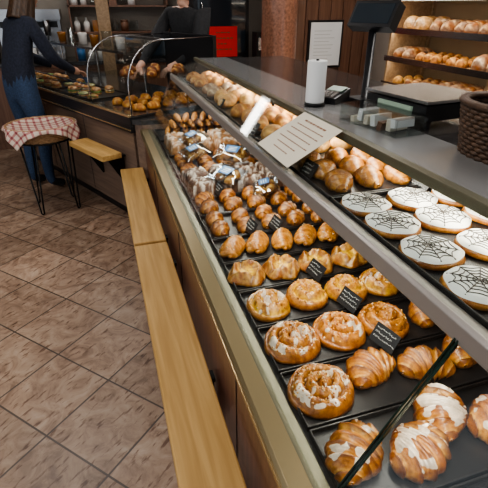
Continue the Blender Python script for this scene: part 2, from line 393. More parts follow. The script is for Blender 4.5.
def web_cookie(seed,R=.058):
    mb=MB(); rd=random.Random(seed)
    ft=lambda a:R*(1+.02*math.sin(3*a+seed)+.015*math.sin(5*a+seed*2))
    polar(mb,ft,lambda r,a:.002+.014*(1-r**5)**.5 if r<1 else .002,lambda r,a:lerp(GOLD,MID,.4+.5*math.sin(a*3+seed)),12,48)
    hz=lambda r:.0165+.0025*(1-r*r)
    vs=[(0,0,hz(0))];nt=48;nr=8
    for i in range(1,nr+1):
        for k in range(nt):
            a=2*pi*k/nt;rr=i/nr; q=ft(a)*(.93+.015*math.sin(7*a+seed))*rr
            vs.append((q*math.cos(a),q*math.sin(a),hz(rr) if i<nr else .0118))
    fs=[(0,1+k,1+(k+1)%nt) for k in range(nt)]+[(1+i*nt+k,1+(i+1)*nt+k,1+(i+1)*nt+(k+1)%nt,1+i*nt+(k+1)%nt) for i in range(nr-1) for k in range(nt)]
    mb.add(vs,fs,1,(.8,.8,.8))
    sp=9; angs=[2*pi*i/sp+rd.uniform(-.09,.09) for i in range(sp)]; cx,cy=rd.uniform(-.006,.006),rd.uniform(-.006,.006)
    def P(a,q): x=cx*(1-q)+R*.87*q*math.cos(a); y=cy*(1-q)+R*.87*q*math.sin(a); rr=min(1,math.hypot(x,y)/(R*.93)); return (x,y,hz(rr)+.0004-(.002 if q>.97 else 0))
    for a in angs: mb.tube([P(a,q/6) for q in range(7)],.00105,5,2)
    for lv in (.24,.44,.65,.87):
        pts=[]
        for i in range(sp):
            a0=angs[i];a1=angs[(i+1)%sp]+(2*pi if i==sp-1 else 0)
            for s_ in range(5):
                t=s_/5; q=lv*(1-.16*math.sin(pi*t))+rd.uniform(-.004,.004); pts.append(P(a0+(a1-a0)*t,q))
        mb.tube(pts,.0010,5,2,closed=True)
    return mb
# ================================================================ ROOM
f=MB(); f.box(-4.5,2.85,-3,6.3,-.1,0); f.obj('floor',['tile'])
c=MB(); c.box(-4.5,2.85,-3,6.3,2.75,2.85); c.obj('ceiling',['ceil'])
w=MB(); w.box(2.8,2.9,-3,6.3,0,2.75); w.obj('wall_right',['wall'])
w=MB(); w.box(-4.5,2.9,6.2,6.3,0,2.75); w.obj('wall_back',['wall'])
w=MB(); w.box(-4.5,-4.4,2.6,6.3,0,2.75); w.obj('wall_left',['wall'])
w=MB()
w.box(1.86,2.8,4.38,4.46,0,2.75)
for i in range(7): w.box(1.87+i*.134,1.99+i*.134,4.362,4.38,.02,2.7)
wp=w.obj('wall_partition',['redwood'],bevel=.003)
p=MB(); p.lathe([(.19,0),(.19,.12),(.165,.14),(.155,.2),(.155,2.6),(.17,2.63),(.19,2.65),(.19,2.74)],(1.56,3.95,0),40); p.obj('round_pillar',['pillar'])
nb=MB(); nb.box(2.03,2.41,4.335,4.361,.93,1.37,0); nb.box(2.05,2.39,4.33,4.336,.95,1.35,1)
for i in range(9): nb.box(2.09,2.09+random.uniform(.16,.26),4.3285,4.3305,1.27-i*.032,1.277-i*.032,2)
nb.obj('framed_notice',['black','white','chalk'],wp)
# ================================================================ MAIN DISPLAY CASE
Y0,Y1=-.6,2.95
case=empty('bakery_display_case')
b=MB(); b.box(.215,1.14,Y0,Y1,.1,.735); b.box(.26,1.1,Y0+.02,Y1-.02,0,.1,1)
for y in (-.1,.75,1.6,2.4): b.box(.2125,.2155,y,y+.004,.12,.73,1)
b.obj('base_cabinet',['panel','black'],case,.003)
b=MB(); b.prism([(.197,.738),(.245,.738),(.245,.776),(.205,.776),(.197,.768)],Y0,Y1,0)
b.prism([(.245,.74),(.275,.74),(.275,.772),(.245,.772)],Y0,Y1,1)
b.box(.1955,.1975,Y0,Y1,.752,.758,2)
b.obj('front_rail',['rail','green','rail2'],case,.002)
b=MB(); b.box(.275,1.02,Y0,Y1,.745,.766,0); b.box(1.0,1.14,Y0,Y1,.735,1.165,1); b.obj('deck',['darkdeck','panel2'],case)
def slab(mb,p0,p1,th,y0,y1,mi):
    a=Vector((p0[0],0,p0[1]));c_=Vector((p1[0],0,p1[1])); d=(c_-a).normalized(); n=Vector((-d.z,0,d.x))*th
    mb.prism([(a.x,a.z),(c_.x,c_.z),(c_.x+n.x,c_.z+n.z),(a.x+n.x,a.z+n.z)],y0,y1,mi)
g=MB()
for a,bb in ((Y0+.01,.349),(.3555,Y1-.01)): slab(g,(.257,.772),(.430,1.085),.006,a,bb,0)
slab(g,(.256,.772),(.429,1.086),.0065,.349,.3515,1)
slab(g,(.256,.772),(.429,1.086),.0065,.3545,.357,1)
g.obj('front_glass',['glass','edge'],case)
g=MB(); slab(g,(.434,1.116),(.588,1.196),.005,Y0+.01,Y1-.01,0)
g.obj('upper_glass',['glass'],case)
b=MB(); b.prism([(.424,1.082),(.462,1.078),(.462,1.106),(.430,1.118),(.424,1.112)],Y0,Y1,0)
b.box(.462,1.0,Y0,Y1,1.084,1.098,1); b.obj('upper_shelf',['grey','steel'],case,.0015)
b=MB(); b.box(.584,.606,Y0,Y1,1.186,1.208,0); b.box(.606,.80,Y0,Y1,1.178,1.202,1); b.box(.80,1.2,Y0,Y1,1.165,1.198,2)
b.box(.606,.612,Y0,Y1,1.202,1.205,3)
b.obj('counter_top',['green','topgrey','stone','rail2'],case,.002)
b=MB()
for y in (Y0+.02,.9,2.0,Y1-.04): b.box(.97,.99,y,y+.02,.766,1.16,0)
b.box(.62,.66,Y0+.05,Y1-.05,1.170,1.178,1); b.box(.47,.49,Y0+.05,Y1-.05,1.077,1.084,1)
b.obj('posts_and_led',['steel','led'],case)
def bench(name,y0,y1,x0=.035,x1=.190,z=.5):
    e=empty(name)
    mb=MB(); mb.box(x0,x1,y0,y1,z-.045,z,0); mb.obj('seat_board',['bench'],e,.006)
    mb=MB(); n=max(2,int((y1-y0)/.8)+1)
    for i in range(n):
        y=y0+.12+(y1-y0-.24)*i/(n-1)
        mb.box(x0+.02,x1+.02,y-.02,y+.02,z-.06,z-.046,0); mb.prism([(x1+.012,z-.3),(x1+.018,z-.3),(x1+.018,z-.06),(x0+.06,z-.06)],y-.006,y+.006,0)
    mb.obj('bracket',['blackm'],e)
bench('wooden_bench',-.6,1.855); bench('wooden_bench',1.875,3.0)
# ---------------------------------------------------------------- trays
def tray(y0,y1,x0=.285,x1=.80,z=.767,name='baking_tray'):
    mb=MB(); mb.box(x0,x1,y0,y1,z,z+.003)
    for a in ((x0,x1,y0,y0+.004),(x0,x1,y1-.004,y1),(x0,x0+.004,y0,y1),(x1-.004,x1,y0,y1)): mb.box(*a,z+.003,z+.015)
    return mb.obj(name,['tray'],None,.0015)
TY=[(-.04,.128),(.135,.315),(.32,.490),(.495,.645),(.650,.803),(.808,.968),(.973,1.128),(1.133,1.30),(1.305,1.50),(1.505,1.68),(1.685,1.98),(1.985,2.30),(2.305,2.62),(2.625,2.9)]
for a,bb in TY: tray(a,bb)
zt=.7705
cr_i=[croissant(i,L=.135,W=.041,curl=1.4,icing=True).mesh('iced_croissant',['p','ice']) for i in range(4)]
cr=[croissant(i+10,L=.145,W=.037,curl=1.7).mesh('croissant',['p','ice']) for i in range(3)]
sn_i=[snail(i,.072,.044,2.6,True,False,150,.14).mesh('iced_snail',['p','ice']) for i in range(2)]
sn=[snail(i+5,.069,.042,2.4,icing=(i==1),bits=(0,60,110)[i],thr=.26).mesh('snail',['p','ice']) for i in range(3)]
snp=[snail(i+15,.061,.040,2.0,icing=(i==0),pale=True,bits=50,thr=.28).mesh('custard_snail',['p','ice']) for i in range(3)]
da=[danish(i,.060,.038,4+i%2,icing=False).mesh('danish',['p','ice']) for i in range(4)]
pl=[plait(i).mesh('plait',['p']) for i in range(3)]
scr=[croissant(i+30,L=.10,W=.028,curl=1.2,segs=5).mesh('small_croissant',['p','ice']) for i in range(3)]
R=random.uniform
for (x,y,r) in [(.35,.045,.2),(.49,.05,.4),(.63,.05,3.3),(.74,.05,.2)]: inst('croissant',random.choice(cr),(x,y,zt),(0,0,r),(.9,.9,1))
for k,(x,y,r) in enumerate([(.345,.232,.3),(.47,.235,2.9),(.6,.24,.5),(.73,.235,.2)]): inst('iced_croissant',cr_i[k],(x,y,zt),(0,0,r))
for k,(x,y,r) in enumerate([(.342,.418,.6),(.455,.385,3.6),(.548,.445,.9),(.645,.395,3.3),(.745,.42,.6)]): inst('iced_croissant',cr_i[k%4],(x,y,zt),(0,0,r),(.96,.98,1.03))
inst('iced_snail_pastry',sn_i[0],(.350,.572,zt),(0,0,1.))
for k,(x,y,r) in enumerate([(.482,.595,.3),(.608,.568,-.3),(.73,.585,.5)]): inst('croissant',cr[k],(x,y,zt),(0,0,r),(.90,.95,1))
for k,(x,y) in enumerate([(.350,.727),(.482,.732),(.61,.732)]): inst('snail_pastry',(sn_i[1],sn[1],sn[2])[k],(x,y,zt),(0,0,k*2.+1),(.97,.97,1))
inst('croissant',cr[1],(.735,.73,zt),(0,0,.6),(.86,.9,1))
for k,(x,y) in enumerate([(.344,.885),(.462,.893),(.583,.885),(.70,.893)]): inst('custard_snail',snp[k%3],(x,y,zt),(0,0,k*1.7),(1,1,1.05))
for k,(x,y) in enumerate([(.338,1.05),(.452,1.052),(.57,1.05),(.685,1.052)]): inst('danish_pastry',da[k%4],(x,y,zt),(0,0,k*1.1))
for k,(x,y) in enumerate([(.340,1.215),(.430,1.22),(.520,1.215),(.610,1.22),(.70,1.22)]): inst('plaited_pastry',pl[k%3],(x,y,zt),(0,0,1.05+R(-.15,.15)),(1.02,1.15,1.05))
for r_,yy in enumerate((1.36,1.447)):
    for k in range(5): inst('small_croissant',scr[k%3],(.335+k*.1,yy+R(-.006,.006),zt),(0,0,1.0+R(-.5,.5)),(.92,.95,1.1))
for r_,yy in enumerate((1.553,1.642)):
    for k in range(5): inst('small_croissant',scr[(k+r_)%3],(.34+k*.1,yy,zt),(0,0,.8+R(-.5,.5)),(.95,1.,1.2))
mb=MB()
def slice_(mb,x,y,z,L,W,H,rz,seed,base=(.10,.045,.02)):
    T=TR(x,y,z,rz); n=16;m_=12;vs=[];cs=[]
    for i in range(n+1):
        for j in range(m_+1):
            u=2*i/n-1;v=2*j/m_-1; e=max(0,(1-u**8)*(1-v**6))**.5
            nz=noise.noise(Vector((u*3,v*3,seed*3.1))); n2=noise.noise(Vector((u*9,v*9,seed*1.7)))
            vs.append((u*L/2,v*W/2,H*e*(1+.22*nz+.12*n2))); cs.append(lerp(base,(.70,.64,.58),(nz+.7*n2-.05)*3.0) if e>.4 else base)
    fs=[(i*(m_+1)+j,(i+1)*(m_+1)+j,(i+1)*(m_+1)+j+1,i*(m_+1)+j+1) for i in range(n) for j in range(m_)]
    mb.add(vs,fs,0,cs,True,T)
for r_ in range(2):
    for k in range(4): slice_(mb,.355+k*.122,1.76+r_*.138,zt,.118,.125,.058,R(-.12,.12),r_*5+k,(.11,.045,.018))
mb.obj('sugared_chocolate_slices',['pb'])
mb=MB()
for r_ in range(3):
    for k in range(5): croissant(90+r_*5+k,L=.1,W=.03,curl=.9,segs=5,mb=mb,T=TR(.35+k*.105,2.04+r_*.1,zt,R(.6,1.3)))
mb.obj('butter_croissants',['p'])
mb=MB()
for r_ in range(3):
    for k in range(4): slice_(mb,.37+k*.13,2.36+r_*.1,zt,.125,.095,.06,R(-.2,.2),50+r_*5+k,(.34,.16,.05))
mb.obj('nut_pastries',['pb'])
mb=MB()
for k in range(9): loaf(mb,.36+k*.055,2.76,zt+.02,.17,.038,.035,1.35+R(-.1,.1),GOLD,MID,6,k,.1)
for k in range(8): loaf(mb,.39+k*.055,2.755,zt+.058,.17,.038,.035,1.6+R(-.1,.1),GOLD,MID,6,k+20,.1)
for k in range(6): loaf(mb,.42+k*.055,2.75,zt+.096,.17,.038,.035,1.4+R(-.2,.2),GOLD,MID,6,k+40,.1)
mb.obj('pretzel_sticks',['pb'])
def bag(x,y,z,rz,sc=1.):
    mb=MB(); vs=[];n=14
    for sgn in (1,-1):
        for i in range(n+1):
            for j in range(n+1):
                u=2*i/n-1;v=2*j/n-1; e=max(0,(1-u*u)*(1-v*v))**.5; vs.append((u*.055,v*.075,sgn*.018*e*(1+.3*noise.noise(Vector((u*4,v*4,x*9))))+.02))
    q=(n+1)**2; fs=[(o_+i*(n+1)+j,o_+(i+1)*(n+1)+j,o_+(i+1)*(n+1)+j+1,o_+i*(n+1)+j+1) for o_ in (0,q) for i in range(n) for j in range(n)]
    mb.add(vs,fs,0); mb.box(-.022,.022,-.03,.03,.0395,.0402,1)
    for i in range(3): mb.box(-.012+i*.01,-.009+i*.01,-.02,.015,.0402,.0406,2)
    for i in range(4): loaf(mb,-.02+(i%2)*.04,-.03+(i//2)*.055,.006,.045,.035,.024,i,GOLD,MID,1,i,mi=3)
    o=mb.obj('cellophane_biscuit_bag',['cello','blue','white','pb'],None,0,(x,y,z),(0,math.radians(-18),rz)); o.scale=(sc,sc,sc)
bag(.47,1.735,zt+.062,.5,1.1); bag(.60,1.60,zt+.045,-.3); bag(.57,2.0,zt+.07,.9,1.2); bag(.44,2.33,zt+.07,.2,1.2); bag(.40,2.10,zt+.06,.1,1.2)
# ---------------------------------------------------------------- upper shelf goods
def trayu(y0,y1): return tray(y0,y1,.464,.86,1.0985,'shelf_tray')
trayu(.16,.815); trayu(.82,1.42); trayu(1.43,2.1); trayu(2.11,2.85)
ck=[web_cookie(i).mesh('web_cookie',['p','iceW','web']) for i in range(4)]
k=0
for j,y in enumerate((.19,.307,.424,.541,.658,.765)):
    for i,x in enumerate((.525,.641,.757)):
        inst('spiderweb_cookie',ck[k%4],(x+R(-.002,.002),y+R(-.002,.002)-.008*i,1.1025),(R(-.02,.02),R(-.02,.02),R(0,6))); k+=1
mb=MB()
for j in range(3):
    for i in range(4): croissant(60+j*4+i,L=.11,W=.026,curl=1.0,mb=mb,T=TR(.53+i*.085,.90+j*.085,1.103,R(.7,1.3)),tone=.5)
mb.obj('pale_rolls',['p','ice'])
mb=MB()
for j in range(3):
    for i in range(4): loaf(mb,.53+i*.088,1.20+j*.085,1.102,.095,.07,.045,R(0,1),PALE,GOLD,2,j*4+i,.2)
mb.obj('breakfast_rolls',['pb'])
mb=MB()
for j in range(12):
    for i in range(4):
        if j in (3,8): continue
        loaf(mb,.53+i*.088,1.5+j*.11,1.102,(.1,.13,.09)[(j//3)%3],.07,.05,R(0,1.5),(GOLD,PALE,MID)[(j//3)%3],(MID,GOLD,DARK)[(j//3)%3],3,j*4+i,(.1,.3,.5)[(j//3)%3])
mb.obj('assorted_rolls',['pb'])
def tag(x,y,z,rz=0,w=.062,h=.04):
    T=TR(x,y,z,rz)@Euler((0,math.radians(32),0)).to_matrix().to_4x4()
    mb=MB(); mb.box(0,.0015,-w/2,w/2,0,h,0,T); mb.box(.0015,.016,-w/4,w/4,0,.003,0,T)
    for i in range(3):
        yy=w/2-.006; zz=h-.011-i*.011
        end=-w/2+R(.006,.025)
        while yy>end:
            l=R(.003,.008); pts=[(-.0006,yy-l*q/4,zz+R(-.002,.003)) for q in range(5)]
            mb.tube(pts,.0006,4,1,T=T); yy-=l+.002
    return mb.obj('price_tag',['black','chalk'])
for x,y,rz in [(.540,.645,.25),(.535,.805,.2),(.515,.968,.15),(.512,1.295,.1),(.42,1.30,.1),(.40,1.685,.1)]: tag(x,y,.790,rz,.070,.048)
for x,y in [(.475,.985),(.475,1.44),(.70,.82),(.475,1.9)]: tag(x,y,1.103,.1,.06,.045)
# ---------------------------------------------------------------- card sign lying on sloped glass
sg=MB(); A=Vector((.424,0,1.124));Bq=Vector((.586,0,1.214)); dd=(Bq-A); L_=dd.length; ang=math.atan2(dd.z,dd.x)
T=Matrix.Translation(A)@Euler((0,-ang,0)).to_matrix().to_4x4()
sg.box(0,L_,.985,1.235,0,.003,0,T); sg.box(.006,L_-.006,.991,1.229,.003,.0036,1,T)
sg.box(-.006,.004,.98,1.24,-.002,.010,2,T)
for i in range(7):
    x=L_-.03-i*.020; wd=(.13,.16,.17,.15,.17,.12,.09)[i]; hh=.006 if i==0 else .0035
    y=1.11+wd/2
    while y>1.11-wd/2:
        l=R(.006,.018); sg.box(x-hh/2,x+hh/2,y-l,y,.0036,.0040,3,T); y-=l+.004
sg.obj('paper_card_sign',['clear','cream','clear','brownink'])
# ---------------------------------------------------------------- things on the counter top
zc=1.202; zw=1.198
r_=MB(); r_.lathe([(.012,0),(.031,0),(.0315,.004),(.0315,.126),(.031,.13),(.012,.13),(.012,0)],(.675,1.36,zc+.012),32,0)
r_.lathe([(.0001,0),(.034,0),(.034,.010),(.030,.012),(.0001,.012)],(.675,1.36,zc),32,1); r_.cyl((.675,1.36,zc),.005,.146,1); r_.obj('paper_roll_holder',['white','blackm'])
t=MB(); T=TR(.766,1.40,zc,.5)
t.prism([(-.045,0),(.045,0),(.045,.045),(-.045,.02)],-.038,.038,0,T); t.prism([(.0,.0375),(.04,.046),(.04,.048),(.0,.0395)],-.03,.03,1,T)
for i in range(4):
    for j in range(3): t.box(-.04+i*.01,-.033+i*.01,-.024+j*.018,-.010+j*.018,.018+i*.003,.028+i*.003,2,T)
t.obj('card_terminal',['black','lcd','grey'],bevel=.003)
s=empty('shop_scale',(.92,1.12,zw),.12)
mb=MB(); mb.box(-.11,.12,-.12,.13,.02,.062,0); mb.box(-.115,.125,-.125,.135,.068,.076,1); mb.box(-.09,.10,-.10,.11,.062,.068,0)
for a in (-.08,.09):
    for b_ in (-.10,.11): mb.cyl((a,b_,0),.012,.021,0)
mb.box(-.117,-.11,-.07,.07,.028,.054,2); mb.obj('weighing_platform',['black','steel','lcd'],s,.004)
mb=MB(); mb.cyl((.01,.29,0),.013,.25,0); mb.box(-.04,.06,.25,.33,0,.012,0)
T=TR(.01,.29,.262,.25,rx=0,ry=.5); mb.box(-.02,.02,-.085,.085,-.035,.05,0,T); mb.box(-.0215,-.02,-.075,.075,-.025,.04,1,T)
mb.obj('pole_display',['black','screen'],s,.004)
mb=MB(); T=TR(.728,1.05,zc,.12)
for a in ((-.05,.05,-.12,-.1185),(-.05,.05,.1185,.12),(-.05,-.0485,-.12,.12),(.0485,.05,-.12,.12)): mb.box(*a,0,.045,0,T)
mb.box(-.05,.05,-.12,.12,0,.002,0,T); mb.box(-.053,.053,-.123,.123,.045,.048,0,T)
for i in range(7): mb.box(-.035,.03,-.10+i*.028,-.095+i*.028+.012,.004,.028+.006*(i%2),(1,2,3,1,2)[i%5],T@Euler((.15*(i%3-1),0,.1*(i%2))).to_matrix().to_4x4())
mb.obj('plastic_container',['clear','white','cream','redwood'])
def wicker(name,x,y,z,r0,r1,h,m='wicker',rows=12,stakes=26,oval=1.2):
    mb=MB(); n=stakes*4
    for k in range(rows):
        t_=k/(rows-1); r=r0+(r1-r0)*t_; pts=[]
        for i in range(n):
            a=2*pi*i/n; q=r+.0035*math.sin(stakes/2*a*2+k*pi); pts.append((q*math.cos(a),q*oval*math.sin(a),h*t_))
        mb.tube(pts,h/rows*.62,6,0,closed=True)
    for i in range(stakes):
        a=2*pi*i/stakes; mb.tube([(r0*math.cos(a),r0*oval*math.sin(a),0),(r1*math.cos(a),r1*oval*math.sin(a),h)],.0035,5,0)
    for q in (-.004,.004): mb.tube([((r1+q)*math.cos(2*pi*i/40),(r1+q)*oval*math.sin(2*pi*i/40),h+.004) for i in range(40)],.007,6,0,closed=True)
    mb.lathe([(.0001,.002),(r0,.002),(r0,-.004),(.0001,-.004)],(0,0,0),24,0,T=Matrix.Diagonal((1,oval,1,1)))
    return mb.obj(name,[m],None,0,(x,y,z))
wicker('wicker_basket',.845,.725,zc+.004,.085,.10,.105)
# ================================================================ BREAD RACK (right wall)
rack=empty('bread_rack')
mb=MB()
for y in (1.2,2.35,3.5): mb.box(2.76,2.795,y-.03,y+.03,0,2.2,0); mb.box(2.40,2.76,y-.012,y+.012,.7,1.95,0)
mb.obj('uprights',['shelfwood'],rack,.002)
mb=MB(); mb.box(2.785,2.797,1.2,3.5,.3,2.2,0); mb.obj('back_panel',['shelfback'],rack)
sh=(.70,.905,1.11,1.325,1.56)
for z in sh:
    mb=MB(); mb.box(2.38,2.78,1.2,3.5,z-.022,z,0); mb.box(2.37,2.382,1.2,3.5,z-.03,z+.012,1); mb.box(2.40,2.425,1.22,3.48,z-.03,z-.022,2)
    mb.obj('shelf',['shelfwood','steel','led'],rack)
for si,z in enumerate(sh):
    mb=MB(); rd=random.Random(si+11)
    y=1.30; grp=0
    while y<3.38:
        if grp<=0: grp=rd.choice((2,3,4)); kind=rd.choice((0,1,2,0)); tone=rd.choice((0,1,2,2)); y+=rd.uniform(.03,.11)
        c1,c2=((PALE,GOLD),(GOLD,MID),(MID,DARK))[tone]
        if kind==0:
            loaf(mb,2.57,y+.05,z,.32,.10,.085,rd.uniform(-.12,.12),c1,c2,5,rd.random()*9,.35); y+=.112
        elif kind==1:
            loaf(mb,2.50,y+.05,z,.16,.125,.10,rd.uniform(-.3,.3),c1,c2,2,rd.random()*9,.55); loaf(mb,2.67,y+.05,z,.16,.125,.10,rd.uniform(-.3,.3),c1,c2,2,rd.random()*9,.5); y+=.135
        else:
            for q in range(3): loaf(mb,2.46+q*.10,y+.04,z,.10,.075,.06,rd.uniform(-.6,.6),c1,c2,1,rd.random()*9,.1)
            y+=.09
        grp-=1
    mb.obj('bread_loaves',['pb'],rack)
mb=MB(); mb.box(2.3,2.74,1.24,3.46,0,.62,0); mb.box(2.27,2.75,1.24,3.46,.62,.65,1); mb.obj('rear_cabinet',['panel2','stone'],rack,bevel=.003)
# ================================================================ SIDE COUNTER (left/back)
C=Vector((.15,3.0,0)); ANG=math.radians(26); SL=2.45
sc=empty('side_counter',C,ANG)
mb=MB(); mb.box(.02,.85,.03,SL,.1,.74,0); mb.box(.07,.8,.05,SL,0,.1,1)
for y in (.8,1.6,2.4): mb.box(.018,.0205,y,y+.005,.12,.73,1)
mb.obj('cabinet',['panel2','black'],sc,.003)
mb=MB(); mb.box(-.01,.04,.0,SL,.74,.785,0); mb.box(-.014,-.009,0,SL,.755,.765,1); mb.box(-.01,.85,.0,SL,.785,.845,0); mb.box(-.016,.0,.0,SL,.845,.862,1)
mb.obj('black_fascia',['black','rail2'],sc,.002)
mb=MB(); mb.box(0,.85,0,SL,.846,.852,0); mb.obj('deck',['stone'],sc)
mb=MB(); mb.box(.02,.026,.62,SL,.862,.98,0)
mb.box(.42,.72,.75,SL,1.16,1.168,0)
mb.obj('low_glass',['clear'],sc)
mb=MB()
for y in (.76,1.6,2.4): mb.cyl((.60,y,.85),.010,.31,0)
mb.box(.415,.42,.75,SL,1.155,1.173,0); mb.box(.018,.028,.62,SL,.978,.986,0)
mb.obj('glass_posts',['steel'],sc)
mb=MB()
def arc(x0,R_,z0,n=12): return [(x0+R_*(1-math.cos(q/n*pi/2)),z0+R_*math.sin(q/n*pi/2)) for q in range(n+1)]
pf=[(.02,.86)]+arc(.02,.28,1.02)+[(.75,1.30)]
for i in range(len(pf)-1):
    (x0,z0),(x1,z1)=pf[i],pf[i+1]
    mb.add([(x0,.02,z0),(x1,.02,z1),(x1,.60,z1),(x0,.60,z0)],[(0,1,2,3)],0)
mb.add([(x,.60,z) for x,z in pf]+[(.75,.60,.86)],[tuple(range(len(pf)+1))],0)
mb.obj('curved_glass',['clear'],sc)
mb=MB(); mb.tube([(x,.60,z) for x,z in pf],.005,6,0); mb.tube([(x,.02,z) for x,z in pf],.005,6,0); mb.box(.73,.76,.0,.62,.85,1.31,1); mb.box(.1,.7,.04,.58,1.06,1.068,2); mb.box(.29,.31,.02,.60,1.296,1.31,0)
mb.obj('vitrine_frame',['steel','black','glass'],sc)
mb=MB(); q=C+Vector((.899*.85,.438*.85,0)); mb.poly([(.215,2.955),(1.14,2.955),(q.x,q.y),(C.x+.02,C.y+.01)],.05,.80,0); mb.poly([(.21,2.955),(1.14,2.955),(q.x,q.y),(C.x,C.y+.005)],.80,.83,1)
mb.obj('corner_counter_infill',['panel2','stone'])
e=empty('wooden_bench',C,ANG); mb=MB(); mb.box(-.19,-.04,.12,.66,.55,.59,0); mb.obj('seat_board',['bench'],e,.006)
mb=MB(); 
for y in (.2,.56): mb.box(-.17,.02,y-.02,y+.02,.535,.549,0); mb.prism([(.0,.32),(.012,.32),(.012,.535),(-.12,.535)],y-.006,y+.006,0)
mb.obj('bracket',['blackm'],e)
def ctr(x,y): v=Matrix.Rotation(ANG,3,'Z')@Vector((x,y,0))+C; return v.x,v.y
Tc=Matrix.Translation(C)@Matrix.Rotation(ANG,4,'Z')
for i in range(5):
    y=.66+i*.35; mb=MB(); mb.box(.04,.40,y,y+.33,.8525,.857,0,Tc)
    for a in ((.04,.40,y,y+.006),(.04,.40,y+.324,y+.33),(.04,.046,y,y+.33),(.394,.40,y,y+.33)): mb.box(*a,.857,.867,0,Tc)
    mb.obj('serving_tray',['tray'])
mb=MB(); rd=random.Random(9)
for i in range(5):
    for j in range(3):
        for k2 in range(2):
            if rd.random()<.18: continue
            y=.74+i*.35+k2*.16; x=.10+j*.115; X,Y=ctr(x,y); rr=ANG+1.5+R(-.3,.3)
            loaf(mb,X,Y,.858,.11,.075,.02,rr,PALE,GOLD,0,i+j,.3)
            loaf(mb,X,Y,.874,.118,.082,.014,rr,((.55,.10,.05),(.82,.72,.42),(.16,.28,.05),(.7,.5,.4))[(i*2+j+k2)%4],(.2,.3,.06),0,i+j+3)
            if (i+j)%3: loaf(mb,X,Y,.884,.108,.07,.028,rr,GOLD,MID,2,i*j+4,.3)
mb.obj('filled_sandwiches',['pb'])
mb=MB()
for i in range(5):
    for j in range(3):
        X,Y=ctr(.14+i*.12,.12+j*.15); loaf(mb,X,Y,.854,.10,.08,.05,R(0,3),GOLD,MID,2,i+j)
        if (i+j)%2: X,Y=ctr(.16+i*.11,.12+j*.15); loaf(mb,X,Y,1.069,.10,.07,.045,R(0,3),MID,DARK,2,i+j)
mb.obj('vitrine_pastries',['pb'])
mb=MB()
for i in range(6):
    X,Y=ctr(.57,1.05+i*.24); h=(.10,.13,.09)[i%3]
    mb.lathe([(.0001,0),(.035,0),(.042,h*.8),(.044,h),(.038,h),(.034,.01),(.0001,.01)],(X,Y,1.1685),16,i%3)
mb.obj('stacked_cups',['cerw','clear','amber'])
# ================================================================ BACKGROUND SHOP FITTINGS
mb=MB(); mb.box(-2.6,.95,5.62,6.18,0,.9,0); mb.box(-2.62,.97,5.59,6.18,.9,.94,1)
for i in range(6): mb.box(-2.55+i*.58,-2.01+i*.58,5.605,5.62,.08,.86,0); mb.box(-2.32+i*.58,-2.24+i*.58,5.592,5.605,.78,.79,2)
mb.obj('back_counter',['redwood','stone','steel'],bevel=.003)
mb=MB()
mb.box(-1.0,-.35,5.65,6.0,.96,1.02,0);mb.box(-1.0,-.35,5.8,6.0,1.02,1.42,0);mb.box(-1.02,-.33,5.63,6.02,1.36,1.46,1)
for x in (-.86,-.675,-.49): mb.cyl((x,5.72,1.20),.035,.17,1); mb.tube([(x,5.71,1.2),(x,5.66,1.18),(x,5.60,1.17)],.012,8,2); mb.cyl((x,5.72,1.02),.03,.06,3)
mb.box(-.97,-.38,5.792,5.80,1.28,1.34,2)
for x in (-.95,-.4):
    for y in (5.69,5.96): mb.cyl((x,y,.94),.02,.02,2)
mb.obj('espresso_machine',['steel','steel','black','cerw'],bevel=.006)
sh2=empty('shelf_unit')
mb=MB()
for z in (1.22,1.5,1.78): mb.box(-2.5,-1.1,5.95,6.19,z-.02,z,0); mb.box(-.25,.9,5.95,6.19,z-.02,z,0)
for x in (-2.5,-1.12,-.25,.88): mb.box(x,x+.02,5.95,6.19,.94,2.0,0)
mb.obj('boards',['redwood'],sh2)
mb=MB(); rd=random.Random(3)
for (xa,xb) in ((-2.42,-1.18),(-.18,.5)):
    for z in (.94,1.22,1.5,1.78):
        x=xa
        while x<xb:
            k3=rd.random(); h=rd.uniform(.1,.2); mi=rd.choice((0,1,2,3,4,0,5)); y=6.07 if z>1 else 5.85
            if k3<.5: mb.lathe([(.0001,0),(.035,0),(.037,h*.55),(.034,h*.65),(.014,h*.82),(.013,h),(.0001,h)],(x,y,z),14,mi)
            elif k3<.8: mb.lathe([(.0001,0),(.045,0),(.048,h*.8),(.04,h*.84),(.045,h*.86),(.045,h),(.0001,h)],(x,y,z),14,mi)
            else: mb.box(x-.045,x+.045,y-.05,y+.05,z,z+h,mi)
            x+=.11
mb.obj('bottles_and_jars',['cerw','amber','clear','blue','white','redwood'],sh2)
mb=MB(); mb.box(.05,.18,5.3,5.47,0,2.75,0); mb.obj('wall_column',['shelfwood'],bevel=.005)
mb=MB(); mb.box(1.02,1.62,5.0,5.6,0,1.98,0); mb.box(1.06,1.58,4.985,5.0,.1,1.0,0); mb.box(1.06,1.58,4.985,5.0,1.04,1.9,1); mb.tube([(1.10,4.97,1.1),(1.10,4.95,1.12),(1.10,4.95,1.5),(1.10,4.97,1.52)],.008,6,2)
fr=mb.obj('black_refrigerator',['black','screen','steel'],bevel=.006)
mb=MB(); mb.box(1.17,1.48,4.978,4.984,1.0,1.30,0)
for i,wd in enumerate((.16,.2,.12,.18)):
    x=1.325-wd/2
    while x<1.325+wd/2-.02: l=R(.015,.035); mb.box(x,x+l,4.9765,4.9785,1.235-i*.055,1.247-i*.055,1); x+=l+.01
mb.obj('red_notice_sheet',['red','brownink'],fr)
mb=MB(); mb.box(.95,1.82,4.55,4.93,0,.88,0); mb.box(.93,1.84,4.52,4.95,.88,.91,1); mb.obj('work_table',['panel2','steel'],bevel=.003)
bk=wicker('bread_basket',1.26,4.68,.917,.13,.2,.06,'wickl',6,24,.75)
mb=MB()
